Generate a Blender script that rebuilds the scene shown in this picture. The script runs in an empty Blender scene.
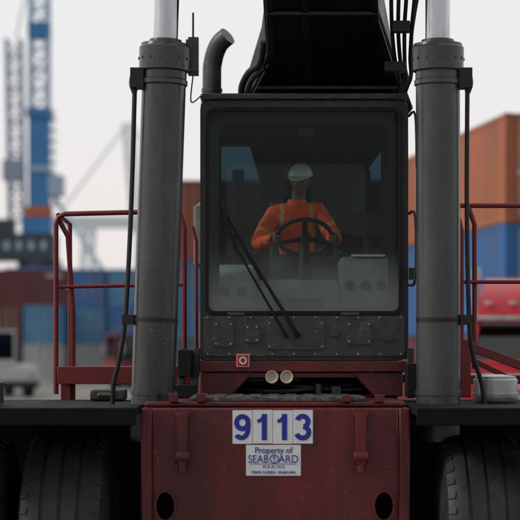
import bpy, math, random, bmesh
from mathutils import Vector, Matrix
rad=math.radians
random.seed(7)
scn=bpy.context.scene
COL=scn.collection

# ------------------------------------------------------------------ materials
def mat(name,col,rough=0.5,metal=0.0,var=0.25,scale=3.0,dirt=0.0,dirtcol=(0.06,0.05,0.045),bump=0.0,bscale=40,streak=False,spec=0.5,coat=0.0,scuff=0.0,scuffcol=(0.25,0.24,0.23)):
    m=bpy.data.materials.new(name); m.use_nodes=True
    N=m.node_tree.nodes; L=m.node_tree.links
    b=N['Principled BSDF']
    b.inputs['Roughness'].default_value=rough; b.inputs['Metallic'].default_value=metal
    b.inputs['Specular IOR Level'].default_value=spec
    b.inputs['Coat Weight'].default_value=coat
    tc=N.new('ShaderNodeTexCoord'); mp=N.new('ShaderNodeMapping')
    L.new(tc.outputs['Object'],mp.inputs['Vector'])
    mp.inputs['Scale'].default_value=(1,1,0.18) if streak else (1,1,1)
    n1=N.new('ShaderNodeTexNoise'); n1.inputs['Scale'].default_value=scale; n1.inputs['Detail'].default_value=4; n1.inputs['Roughness'].default_value=0.62
    L.new(mp.outputs[0],n1.inputs['Vector'])
    r1=N.new('ShaderNodeMapRange'); r1.inputs['From Min'].default_value=0.3; r1.inputs['From Max'].default_value=0.7
    r1.inputs['To Min'].default_value=1-var; r1.inputs['To Max'].default_value=1+var
    L.new(n1.outputs['Fac'],r1.inputs['Value'])
    mul=N.new('ShaderNodeVectorMath'); mul.operation='SCALE'; mul.inputs[0].default_value=col[:3]
    L.new(r1.outputs[0],mul.inputs['Scale'])
    out=mul.outputs[0]
    def over(out,scl,lo,hi,amt,c,src):
        n2=N.new('ShaderNodeTexNoise'); n2.inputs['Scale'].default_value=scl; n2.inputs['Detail'].default_value=5; n2.inputs['Roughness'].default_value=0.7
        L.new(src,n2.inputs['Vector'])
        r2=N.new('ShaderNodeMapRange'); r2.inputs['From Min'].default_value=lo; r2.inputs['From Max'].default_value=hi
        r2.inputs['To Min'].default_value=0; r2.inputs['To Max'].default_value=amt
        L.new(n2.outputs['Fac'],r2.inputs['Value'])
        mx=N.new('ShaderNodeMix'); mx.data_type='RGBA'
        L.new(r2.outputs[0],mx.inputs['Factor']); L.new(out,mx.inputs['A']); mx.inputs['B'].default_value=(*c,1)
        return mx.outputs['Result']
    if dirt>0: out=over(out,scale*2.7,0.46,0.70,dirt,dirtcol,mp.outputs[0])
    if scuff>0: out=over(out,scale*5.5,0.62,0.68,scuff,scuffcol,tc.outputs['Object'])
    L.new(out,b.inputs['Base Color'])
    rr=N.new('ShaderNodeMapRange'); rr.inputs['From Min'].default_value=0.3; rr.inputs['From Max'].default_value=0.7
    rr.inputs['To Min'].default_value=max(0.02,rough-0.12); rr.inputs['To Max'].default_value=min(1,rough+0.15)
    L.new(n1.outputs['Fac'],rr.inputs['Value']); L.new(rr.outputs[0],b.inputs['Roughness'])
    if bump>0:
        n4=N.new('ShaderNodeTexNoise'); n4.inputs['Scale'].default_value=bscale; n4.inputs['Detail'].default_value=1
        L.new(tc.outputs['Object'],n4.inputs['Vector'])
        bp=N.new('ShaderNodeBump'); bp.inputs['Strength'].default_value=bump; bp.inputs['Distance'].default_value=0.01
        L.new(n4.outputs['Fac'],bp.inputs['Height']); L.new(bp.outputs[0],b.inputs['Normal'])
    return m

def glass(name,tint,ior=1.3,dust_sheen=0.0,z0=2.5,z1=3.0,base=0.0):
    m=bpy.data.materials.new(name); m.use_nodes=True
    N=m.node_tree.nodes; L=m.node_tree.links; N.clear()
    o=N.new('ShaderNodeOutputMaterial'); t=N.new('ShaderNodeBsdfTransparent'); t.inputs[0].default_value=(*tint,1)
    g=N.new('ShaderNodeBsdfGlossy'); g.inputs['Roughness'].default_value=0.02
    fr=N.new('ShaderNodeFresnel'); fr.inputs['IOR'].default_value=ior
    mx=N.new('ShaderNodeMixShader'); L.new(fr.outputs[0],mx.inputs[0]); L.new(t.outputs[0],mx.inputs[1]); L.new(g.outputs[0],mx.inputs[2])
    out=mx.outputs[0]
    if dust_sheen>0:  # dust film low on the glass, also painting in milky sky reflection
        tc=N.new('ShaderNodeTexCoord'); sp=N.new('ShaderNodeSeparateXYZ'); L.new(tc.outputs['Object'],sp.inputs[0])
        n=N.new('ShaderNodeTexNoise'); n.inputs['Scale'].default_value=2.2; n.inputs['Detail'].default_value=6; L.new(tc.outputs['Object'],n.inputs['Vector'])
        ad=N.new('ShaderNodeMath'); ad.operation='MULTIPLY_ADD'; ad.inputs[1].default_value=0.35; L.new(n.outputs['Fac'],ad.inputs[0]); L.new(sp.outputs['Z'],ad.inputs[2])
        mr=N.new('ShaderNodeMapRange'); mr.interpolation_type='SMOOTHSTEP'
        mr.inputs['From Min'].default_value=z0+0.17; mr.inputs['From Max'].default_value=z1+0.17
        mr.inputs['To Min'].default_value=dust_sheen; mr.inputs['To Max'].default_value=base
        L.new(ad.outputs[0],mr.inputs['Value'])
        d=N.new('ShaderNodeBsdfDiffuse'); d.inputs[0].default_value=(0.42,0.45,0.43,1)
        m2=N.new('ShaderNodeMixShader'); L.new(mr.outputs[0],m2.inputs[0]); L.new(out,m2.inputs[1]); L.new(d.outputs[0],m2.inputs[2]); out=m2.outputs[0]
    L.new(out,o.inputs[0])
    return m

M_red=mat('red_machine_paint',(0.125,0.011,0.016),0.36,0,0.35,2.5,0.7,(0.035,0.016,0.013),0.15,60,True,scuff=0.55,scuffcol=(0.22,0.075,0.065))
M_redrail=mat('red_rail_paint',(0.20,0.014,0.018),0.4,0,0.2,4,0.4,(0.06,0.02,0.02))
M_black=mat('black_steel_paint',(0.014,0.015,0.017),0.45,0,0.3,3,0.4,(0.04,0.036,0.033),0.1,60)
M_blackmatte=mat('black_plastic',(0.009,0.009,0.010),0.6,0,0.3,5,0.2,(0.03,0.03,0.03),spec=0.3)
M_deckblk=mat('black_deck_paint',(0.006,0.006,0.0065),0.7,0,0.3,5,0.35,(0.022,0.020,0.018),spec=0.15)
M_cab=mat('dark_grey_cab_paint',(0.022,0.024,0.026),0.36,0,0.3,3,0.5,(0.06,0.052,0.045),0.1,60,True,scuff=0.35,scuffcol=(0.16,0.15,0.14))
M_panel=mat('grey_cab_panel',(0.042,0.044,0.045),0.38,0,0.35,5,0.7,(0.10,0.085,0.07),0.15,50,scuff=0.5)
M_barrel=mat('grey_cylinder_paint',(0.033,0.037,0.040),0.28,0.0,0.35,4,0.6,(0.075,0.075,0.073),0.10,50,True,0.8,scuff=0.35,scuffcol=(0.15,0.15,0.15))
M_chrome=mat('chrome_rod',(0.62,0.63,0.65),0.14,1.0,0.15,3,0.6,(0.22,0.22,0.23),streak=True)
M_bolt=mat('worn_steel',(0.3,0.29,0.28),0.4,0.9,0.3,20)
M_deck=mat('worn_deck_plate',(0.07,0.066,0.062),0.6,0.2,0.5,9,0.8,(0.3,0.28,0.26),0.5,30)
M_rubber=mat('tyre_rubber',(0.018,0.018,0.020),0.6,0,0.3,4,0.6,(0.042,0.039,0.035),0.25,40)
M_hose=mat('hydraulic_hose_rubber',(0.012,0.012,0.013),0.5,0,0.2,10)
M_glass=glass('windscreen_glass',(0.86,0.92,0.91),1.22,0.36,2.48,3.05,0.012)
M_sglass=glass('side_glass',(0.75,0.83,0.82),1.35)
M_rglass=glass('tinted_rear_glass',(0.14,0.22,0.25),1.4)
M_dash=mat('grey_dash_plastic',(0.34,0.38,0.37),0.5,0,0.25,4,0.5,(0.15,0.15,0.15))
M_int=mat('dark_interior_trim',(0.018,0.022,0.023),0.7,0,0.3,5)
M_white=mat('white_sticker_vinyl',(0.80,0.80,0.83),0.4,0,0.05,6,0.22,(0.5,0.46,0.42))
M_blue=mat('blue_print',(0.016,0.028,0.32),0.4,0,0.05,6)
M_signred=mat('warning_red',(0.5,0.02,0.02),0.4,0,0.1,6)
M_cream=mat('cream_lamp_lens',(0.6,0.55,0.42),0.3,0,0.1,10)
M_silver=mat('galvanised_steel',(0.5,0.5,0.5),0.35,0.8,0.2,8)
M_exh=mat('exhaust_steel',(0.085,0.085,0.09),0.40,0.5,0.4,8,0.4,(0.09,0.05,0.03))
M_under=mat('boom_underside_black',(0.006,0.006,0.007),0.55,0,0.5,2,0.5,(0.022,0.013,0.012),0.1,50,spec=0.35)

# ------------------------------------------------------------------ mesh builder
class MB:
    def __init__(s): s.v=[];s.f=[];s.m=[]
    def _add(s,vs,fs,m):
        o=len(s.v); s.v+= [tuple(p) for p in vs]
        for f in fs: s.f.append(tuple(i+o for i in f)); s.m.append(m)
    def box(s,x0,x1,y0,y1,z0,z1,m=0,M=None):
        vs=[Vector((x,y,z)) for x in(x0,x1) for y in(y0,y1) for z in(z0,z1)]
        if M is not None: vs=[M@p for p in vs]
        s._add(vs,[(0,1,3,2),(4,6,7,5),(0,4,5,1),(2,3,7,6),(0,2,6,4),(1,5,7,3)],m)
    def beam(s,p1,p2,w,h,m=0,up=(0,0,1)):
        p1=Vector(p1);p2=Vector(p2);d=(p2-p1);L=d.length;d.normalize()
        u=Vector(up)
        if abs(d.dot(u))>0.98:u=Vector((0,1,0))
        sx=d.cross(u).normalized(); uz=sx.cross(d)
        M=Matrix.Translation(p1)@Matrix((sx,d,uz)).transposed().to_4x4()
        s.box(-w/2,w/2,0,L,-h/2,h/2,m,M)
    def loft(s,secs,m=0,cap=True,close=True):
        n=len(secs[0]);vs=[p for sc in secs for p in sc];fs=[]
        for k in range(len(secs)-1):
            for i in range(n if close else n-1):
                j=(i+1)%n; fs.append((k*n+i,k*n+j,(k+1)*n+j,(k+1)*n+i))
        if cap:
            fs.append(tuple(reversed(range(n)))); fs.append(tuple((len(secs)-1)*n+i for i in range(n)))
        s._add(vs,fs,m)
    def ring(s,secs,m=0):
        secs=list(secs)+[secs[0]]; s.loft(secs,m,False)
    def tube(s,pts,r,n=10,m=0,smooth=0,cap=True):
        pts=[Vector(p) for p in pts]
        if smooth:
            q=[]
            P=[pts[0]]+pts+[pts[-1]]
            for i in range(1,len(P)-2):
                for k in range(smooth):
                    t=k/smooth;a,b,c,d=P[i-1],P[i],P[i+1],P[i+2]
                    q.append(0.5*((2*b)+(c-a)*t+(2*a-5*b+4*c-d)*t*t+(-a+3*b-3*c+d)*t**3))
            q.append(pts[-1]);pts=q
        rs=r if isinstance(r,(list,tuple)) else [r]*len(pts)
        d0=(pts[1]-pts[0]).normalized(); u=d0.orthogonal().normalized(); secs=[]
        for i,p in enumerate(pts):
            d=(pts[min(i+1,len(pts)-1)]-pts[max(i-1,0)]).normalized()
            u=(u-d*u.dot(d)).normalized(); w=d.cross(u)
            secs.append([p+(u*math.cos(a)+w*math.sin(a))*rs[i] for a in [2*math.pi*k/n for k in range(n)]])
        s.loft(secs,m,cap)
    def cyl(s,p1,p2,r,n=24,m=0,r2=None): s.tube([p1,p2],[r,r if r2 is None else r2],n,m)
    def lathe(s,c,axis,prof,n=32,m=0,cap=True):
        c=Vector(c);a=Vector(axis).normalized();u=a.orthogonal().normalized();w=a.cross(u)
        s.loft([[c+a*h+(u*math.cos(t)+w*math.sin(t))*r for t in [2*math.pi*k/n for k in range(n)]] for h,r in prof],m,cap)
    def stroke(s,pts,w,y,x0=0,z0=0,m=0):
        secs=[];P=[Vector((p[0],0,p[1])) for p in pts]
        for i,p in enumerate(P):
            d=(P[min(i+1,len(P)-1)]-P[max(i-1,0)]).normalized(); nrm=Vector((-d.z,0,d.x))*w/2
            c=p+Vector((x0,0,z0))
            secs.append([c+nrm+Vector((0,y,0)),c-nrm+Vector((0,y,0)),c-nrm+Vector((0,y+0.001,0)),c+nrm+Vector((0,y+0.001,0))])
        s.loft(secs,m)
    def obj(s,name,mats,parent=None,bevel=0.0,ang=35):
        me=bpy.data.meshes.new(name); me.from_pydata(s.v,[],s.f)
        for mm in (mats if isinstance(mats,(list,tuple)) else [mats]): me.materials.append(mm)
        me.polygons.foreach_set('material_index',s.m)
        bm=bmesh.new();bm.from_mesh(me);bmesh.ops.recalc_face_normals(bm,faces=bm.faces);bm.to_mesh(me);bm.free()
        me.shade_smooth(); me.set_sharp_from_angle(angle=rad(ang))
        o=bpy.data.objects.new(name,me); COL.objects.link(o)
        if parent: o.parent=parent
        if bevel>0:
            b=o.modifiers.new('bevel','BEVEL');b.width=bevel;b.segments=2;b.limit_method='ANGLE';b.angle_limit=rad(40)
        return o
def empty(name,loc=(0,0,0),rz=0):
    e=bpy.data.objects.new(name,None);e.location=loc;e.rotation_euler=(0,0,rz);e.empty_display_size=0.3;COL.objects.link(e);return e
def rrect(x0,x1,z0,z1,r,y,n=6):
    pts=[]
    for cx,cz,a0 in((x1-r,z1-r,0),(x0+r,z1-r,90),(x0+r,z0+r,180),(x1-r,z0+r,270)):
        for k in range(n+1):
            a=rad(a0+90*k/n); pts.append(Vector((cx+r*math.cos(a),y,cz+r*math.sin(a))))
    return pts

# =================================================================== REACH STACKER
RS=empty('reach_stacker')
b=MB()
b.box(-0.817,1.03,-1.5,-0.25,0.55,1.80)
b.box(-0.80,1.01,-1.35,-0.25,1.803,1.84)
b.box(-0.817,-0.74,-1.53,-1.497,0.55,1.803); b.box(0.953,1.03,-1.53,-1.497,0.55,1.803)
b.obj('front_frame',[M_red],RS,0.012)
b=MB()
b.box(-0.49,0.74,-1.30,-0.45,1.843,1.868); 
for k in range(9): b.box(-0.46+k*0.13,-0.38+k*0.13,-1.28,-0.47,1.868,1.874)
b.obj('step_plate',[M_deck],RS,0.004)
b=MB()
for x in(-0.53,0.69):
    b.box(x-0.035,x+0.035,-1.60,-1.50,1.42,1.77); b.box(x-0.055,x+0.055,-1.56,-1.502,1.74,1.80)
    b.cyl((x-0.05,-1.57,1.47),(x+0.05,-1.57,1.47),0.045,20)
    b.cyl((x,-1.57,1.36),(x,-1.57,1.44),0.03,16)
for x in(-0.41,-0.6): b.box(x-0.03,x+0.03,-1.42,-1.3,1.84,1.90)
for x in(0.6,0.83): b.box(x-0.03,x+0.03,-1.42,-1.3,1.84,1.89)
b.tube([(-0.73,-1.506,0.6),(-0.73,-1.506,1.78)],0.008,6); b.tube([(0.945,-1.506,0.6),(0.945,-1.506,1.78)],0.008,6)
b.obj('frame_lugs',[M_red],RS,0.008)
b=MB()
for x in(-0.65,0.85):
    secs=[]
    for y,s in((-1.503,1.25),(-1.525,1.22),(-1.525,1.0),(-1.503,0.98)):
        secs.append([Vector((x+0.062*s*math.cos(a),y,1.13+0.095*s*math.sin(a))) for a in [2*math.pi*k/28 for k in range(28)]])
    b.ring(secs,0)
    secs=[[Vector((x+0.061*math.cos(a),y,1.13+0.094*math.sin(a))) for a in [2*math.pi*k/28 for k in range(28)]] for y in(-1.508,-1.503)]
    b.loft(secs,1)  # black discs paint the shade inside the frame holes
b.obj('frame_hole_collars',[M_red,mat('hole_shade_black',(0.003,0.003,0.003),0.9,spec=0.0)],RS)
b=MB()
for x0,x1 in((-2.5,-0.822),(1.035,2.7)):
    b.box(x0,x1,-1.95,0.1,1.76,1.815)
    b.box(x0,x1,-1.98,-1.953,1.70,1.818)
b.obj('front_wheel_decks',[M_deckblk],RS,0.008)
b=MB()
for x0,x1 in((-2.5,-0.83),(1.04,2.7)): b.box(x0,x1,-0.1,0.0,0.5,1.755)  # black backing walls paint in the shadowed wheel bay behind the tyres
b.box(-2.45,2.65,-0.85,-0.65,0.65,0.95)
b.obj('axle_and_dark_backing',[M_blackmatte],RS,0.01)
def tyre(x0,x1,yc,R,name):
    b=MB();w=x1-x0
    prof=[(0,R*0.55),(0.01,R*0.78),(0.03*w/0.6,R*0.88),(0.07*w,R*0.94),(0.13*w,R*0.975),(0.22*w,R*0.995)]
    for g in(0.3,0.5,0.7): prof+=[((g-0.022)*w,R),((g-0.015)*w,R-0.014),((g+0.015)*w,R-0.014),((g+0.022)*w,R)]
    prof+=[(0.78*w,R*0.995),(0.87*w,R*0.975),(0.93*w,R*0.94),(w-0.03,R*0.88),(w-0.01,R*0.78),(w,R*0.55)]
    b.lathe((x0,yc,R),(1,0,0),prof,72)
    n=44
    for k in range(n):
        a=2*math.pi*k/n
        c=Vector((0,math.cos(a),math.sin(a)));t=Vector((0,-math.sin(a),math.cos(a)));o=Vector((0,yc,R))
        for xa,xb in((0.075,0.15),(0.925,0.85)):
            b.beam(o+c*(R*0.938)+Vector((x0+xa*w,0,0)),o+c*(R*0.978)+Vector((x0+xb*w,0,0))+t*0.01,0.045,0.02,0,up=c)
    b.lathe((x0+0.08,yc,R),(1,0,0),[(0,R*0.5),(0.0,R*0.56),(w-0.16,R*0.56),(w-0.16,R*0.5)],32,1)
    return b.obj(name,[M_rubber,M_red],RS,0.0)
for x0,x1 in((-1.66,-1.04),(-2.36,-1.74),(1.23,1.85),(1.93,2.55)): tyre(x0,x1,-1.05,0.80,'front_tyre')
for x0,x1 in((-1.3,-0.7),(1.4,2.0)): tyre(x0,x1,4.9,0.78,'rear_tyre')
b=MB()
b.box(-0.35,-0.15,-0.25,6.0,0.8,1.7); b.box(0.85,1.05,-0.25,6.0,0.8,1.7)
b.box(-0.6,1.3,5.6,7.0,0.7,2.4); b.box(-0.55,1.25,2.4,5.6,1.2,2.55)
b.box(-1.2,1.9,4.8,5.0,0.7,0.9)
for x in(-0.28,0.98): b.loft([[Vector((x+d,y,z)) for y,z in((3.2,2.4),(5.2,2.4),(4.7,4.0),(4.1,4.0))] for d in(0,0.12)])
b.obj('chassis_and_engine_cover',[M_red],RS,0.02)
b=MB()
for k in range(10): b.box(-0.5,1.2,2.37,2.398,1.4+k*0.1,1.45+k*0.1)
b.obj('engine_grille',[M_blackmatte],RS)
b=MB()
b.box(-0.47,1.12,-0.12,0.5,2.03,2.115)
b.loft([[Vector((-0.44,y,2.03)),Vector((-0.05,y,2.03)),Vector((-0.22,y,1.845)),Vector((-0.44,y,1.845))] for y in(-0.10,0.4)])
b.loft([[Vector((1.09,y,2.03)),Vector((0.70,y,2.03)),Vector((0.87,y,1.845)),Vector((1.09,y,1.845))] for y in(-0.10,0.4)])
b.box(-0.14,0.80,-0.09,-0.04,1.985,2.03)
b.obj('cab_mount_crossmember',[M_red],RS,0.008)
b=MB(); b.box(-0.43,1.08,0.405,0.5,1.7,2.02); b.box(-0.2,0.85,-0.2,0.4,1.843,1.855); b.obj('cab_mount_dark_backing',[M_blackmatte],RS)  # black slabs paint the dark void under the cab
b=MB()
b.tube([(-0.1,0.1,1.9),(0.1,0.0,1.88),(0.4,0.05,1.9),(0.7,0.1,1.93)],0.016,8,0,5); b.tube([(-0.1,0.15,1.95),(0.2,0.05,1.93),(0.6,0.05,1.89),(0.8,0.1,1.9)],0.012,8,0,5)
b.cyl((0.45,0.0,1.86),(0.45,0.0,1.94),0.03,12); b.box(0.55,0.62,-0.02,0.1,1.856,1.92)
b.obj('underside_hoses',[M_exh],RS)
b=MB()
for x in(-0.6,-0.5,1.13,1.2):
    b.beam((x,-0.35,1.85),(x+0.02,-0.1,2.2),0.05,0.05)
b.box(-0.66,-0.47,-0.45,-0.2,1.845,1.94); b.box(1.10,1.24,-0.4,-0.15,1.845,2.1)
b.box(-0.62,-0.52,-0.3,0.3,2.0,2.2)
b.obj('cab_side_supports',[M_blackmatte],RS,0.006)
for x in(0.09,0.203):
    b=MB(); b.lathe((x,-0.06,1.995),(0,-1,0),[(0,0.02),(0.02,0.036),(0.09,0.05),(0.10,0.05),(0.10,0.042),(0.085,0.03),(0.083,0.001)],24); b.obj('horn_trumpet',[M_cream],RS)
b=MB(); b.box(-0.1,0.3,-0.055,-0.035,1.96,1.984); b.obj('horn_bracket',[M_blackmatte],RS)
# ---- cab shell
X0,X1,Z0,Z1=-0.46,1.14,2.12,4.12
def sh(pts,y): return [Vector((p.x,y,p.z)) for p in pts]
b=MB()
fo=rrect(X0,X1,Z0,Z1,0.07,0); fi=rrect(-0.405,1.075,2.49,4.045,0.06,0)
b.ring([sh(fo,0.0),sh(fi,0.0),sh(fi,0.06),sh(fo,0.06)])
fr=rrect(-0.36,1.04,2.95,3.95,0.06,0)
b.ring([sh(fo,1.66),sh(fr,1.66),sh(fr,1.6),sh(fo,1.6)])
for x0,x1 in((X0+0.001,X0+0.06),(X1-0.06,X1-0.001)):
    b.box(x0,x1,0.06,1.6,Z0+0.01,2.55); b.box(x0,x1,0.06,1.6,3.98,Z1-0.012)
    b.box(x0,x1,0.75,0.83,2.55,3.98)
b.box(X0+0.06,X1-0.06,0.061,1.6,4.07,Z1-0.013)
b.obj('cab_shell',[M_cab],RS,0.008)
b=MB(); b.box(-0.40,1.08,0.061,1.6,2.13,2.3); b.obj('cab_floor',[M_int],RS)
b=MB()
b.loft([rrect(X0,X1,4.123,4.17,0.02,-0.03),rrect(X0,X1,4.123,4.185,0.02,0.15),rrect(X0,X1,4.123,4.185,0.02,1.7)])
b.box(X0+0.1,X1-0.1,-0.045,-0.032,4.126,4.16)
for k in range(7): b.cyl((-0.3+k*0.215,-0.045,4.143),(-0.3+k*0.215,-0.055,4.143),0.009,8,1)
b.obj('cab_roof',[M_cab,M_panel],RS,0.006)
b=MB(); g=rrect(-0.40,1.07,2.495,4.04,0.055,0); b.loft([sh(g,-0.012),sh(g,-0.006)]); b.obj('windscreen',[M_glass],RS)
b=MB()
go=rrect(-0.425,1.095,2.47,4.065,0.07,0);gi=rrect(-0.395,1.065,2.50,4.035,0.05,0)
b.ring([sh(go,-0.001),sh(go,-0.02),sh(gi,-0.02),sh(gi,-0.001)])
b.obj('windscreen_seal',[M_blackmatte],RS,0.004)
b=MB()
gi2=rrect(-0.315,0.995,2.53,3.95,0.10,0);go2=rrect(-0.40,1.07,2.495,4.04,0.055,0)
b.ring([sh(go2,0.10),sh(gi2,0.10),sh(gi2,0.13),sh(go2,0.13)])
b.obj('windscreen_inner_trim',[M_int],RS,0.01)
b=MB()
for x in(X0+0.03,X1-0.03):
    b.box(x-0.003,x+0.003,0.061,0.749,2.551,3.979); b.box(x-0.003,x+0.003,0.831,1.599,2.551,3.979)
b.obj('side_windows',[M_sglass],RS)
b=MB(); g=rrect(-0.365,1.045,2.945,3.955,0.06,0); b.loft([sh(g,1.625),sh(g,1.632)]); b.obj('rear_window',[M_rglass],RS)
b=MB()
b.loft([rrect(-0.43,1.11,2.15,2.462,0.03,-0.004),rrect(-0.43,1.11,2.15,2.462,0.03,-0.016)])
b.obj('cab_lower_panel',[M_panel],RS,0.003)
b=MB()
for x0,x1,z0,z1 in((-0.36,-0.20,2.22,2.42),(0.05,0.50,2.20,2.43),(0.66,0.86,2.24,2.42),(-0.12,0.0,2.25,2.40)):
    b.loft([rrect(x0,x1,z0,z1,0.02,-0.017),rrect(x0,x1,z0,z1,0.02,-0.026)])
    for xx in(x0+0.025,x1-0.025):
        for zz in(z0+0.025,z1-0.025): b.cyl((xx,-0.026,zz),(xx,-0.036,zz),0.0095,8,1)
for k in range(10):
    for zz in(2.168,2.448): b.cyl((-0.40+k*0.165,-0.016,zz),(-0.40+k*0.165,-0.026,zz),0.009,8,1)
b.box(0.54,0.60,-0.03,-0.017,2.3,2.34); b.box(0.92,1.02,-0.028,-0.017,2.27,2.32)
b.obj('cab_panel_plates',[M_panel,M_bolt],RS,0.002)
b=MB()
for k in range(7):
    for x in(-0.442,1.118): b.cyl((x,-0.001,2.6+k*0.23),(x,-0.010,2.6+k*0.23),0.007,8)
for x0,x1 in((-0.25,-0.12),(0.62,0.76)): b.box(x0,x1,-0.03,-0.021,2.468,2.49)
b.obj('cab_frame_bolts',[M_panel],RS)
b=MB()
b.cyl((0.285,-0.01,2.315),(0.285,-0.06,2.315),0.025,16); b.cyl((0.20,-0.01,2.31),(0.20,-0.055,2.31),0.018,16)
b.tube([(0.285,-0.06,2.315),(0.20,-0.075,2.46),(-0.24,-0.06,3.18)],[0.018,0.014,0.009],8)
b.tube([(0.20,-0.055,2.31),(0.12,-0.065,2.45),(-0.18,-0.055,2.98)],[0.013,0.010,0.008],8)
b.beam((-0.25,-0.058,3.16),(-0.17,-0.055,2.96),0.012,0.018)
b.beam((-0.325,-0.03,3.34),(0.02,-0.03,2.74),0.014,0.026)
b.beam((-0.29,-0.045,3.28),(-0.02,-0.045,2.81),0.008,0.012)
b.tube([(-0.29,-0.04,3.35),(-0.25,-0.06,3.16)],0.008,6)
b.cyl((-0.2,-0.03,3.07),(-0.2,-0.065,3.07),0.012,8)
b.obj('windscreen_wiper',[M_blackmatte],RS)
b=MB()
b.tube([(1.145,-0.0,3.25),(1.19,-0.06,3.22),(1.19,-0.06,2.75),(1.145,0.0,2.7)],0.012,8,0,4)
b.box(1.145,1.20,-0.06,0.02,2.74,2.83); b.box(1.142,1.165,0.3,0.34,2.3,3.9)
b.tube([(1.145,0.02,4.0),(1.19,-0.05,4.0),(1.2,-0.06,3.6)],0.01,8,0,4)
b.obj('cab_grab_handles',[M_black],RS)
# cab interior
b=MB()
for x0,x1,zt in((-0.38,-0.02,2.86),(0.62,1.06,2.92)):
    b.loft([[Vector(p) for p in((x,0.14,2.3),(x,0.14,zt-0.10),(x,0.18,zt-0.03),(x,0.30,zt+0.01),(x,0.50,zt),(x,0.50,2.3))] for x in(x0,x1)])
b.loft([[Vector(p) for p in((x,0.14,2.3),(x,0.14,2.68),(x,0.2,2.74),(x,0.40,2.76),(x,0.40,2.3))] for x in(-0.019,0.619)])
b.obj('dashboard',[M_dash],RS,0.035)
b=MB()
b.box(0.72,0.98,0.24,0.42,2.932,2.948)  # white sheet added on the dash to make a bright patch
b.obj('white_dash_patch',[M_white],RS)
b=MB()
for x,z in((0.70,2.70),(0.82,2.70),(0.94,2.70),(-0.28,2.65),(-0.14,2.65)): b.lathe((x,0.141,z),(0,-1,0),[(0,0.04),(0.008,0.04),(0.008,0.032),(0.004,0.03)],20)
b.box(0.1,0.5,0.132,0.139,2.5,2.6)
b.tube([(0.34,0.28,2.5),(0.35,0.36,2.85),(0.355,0.50,3.10)],[0.06,0.05,0.035],14)
e1=Vector((1,0,0));e2=Vector((0,-0.80,0.60));nn=Vector((0,0.60,0.80));WC=Vector((0.355,0.52,3.10));WR=0.215
secs=[]
for k in range(48):
    a=2*math.pi*k/48; rd=e1*math.cos(a)+e2*math.sin(a); c=WC+rd*WR
    secs.append([c+(rd*math.cos(t)+nn*math.sin(t))*0.018 for t in [2*math.pi*j/10 for j in range(10)]])
b.ring(secs)
b.lathe(WC-nn*0.03,nn,[(0,0.03),(0.0,0.055),(0.03,0.06),(0.04,0.04)],20)
for a in(200,340,90): 
    rd=e1*math.cos(rad(a))+e2*math.sin(rad(a)); b.beam(WC-nn*0.01,WC+rd*WR,0.04,0.014,0,up=nn)
b.obj('steering_wheel',[M_blackmatte],RS)
b=MB()
b.box(0.06,0.58,0.78,1.28,2.68,2.80)
b.box(0.16,0.48,0.85,1.2,2.3,2.68)
T=Matrix.Translation((0.32,1.26,2.78))@Matrix.Rotation(rad(-6),4,'X')
b.box(-0.24,0.24,0,0.11,0,0.68,0,T); b.box(-0.12,0.12,0.01,0.10,0.71,0.86,0,T)
b.box(-0.06,0.01,0.75,1.15,2.95,3.01); b.box(0.63,0.70,0.75,1.15,2.95,3.01)
b.obj('operator_seat',[M_int],RS,0.04)
b=MB()
b.box(0.80,0.98,0.55,0.9,2.3,3.02); b.box(-0.34,-0.16,0.55,0.9,2.3,2.95)
b.cyl((0.88,0.6,3.0),(0.86,0.57,3.2),0.012,8); b.lathe((0.86,0.57,3.2),(0,0,1),[(0,0.01),(0.01,0.022),(0.04,0.024),(0.055,0.01)],12)
b.box(0.72,0.95,0.40,0.43,3.10,3.28); b.cyl((0.84,0.42,2.8),(0.84,0.42,3.1),0.014,8)
b.box(-0.40,1.08,1.52,1.595,2.3,2.94)
b.box(-0.38,1.06,0.2,1.5,4.0,4.065)
b.box(0.30,0.42,0.16,0.22,3.86,3.99)
b.obj('cab_consoles_and_headliner',[M_int],RS,0.012)

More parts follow.
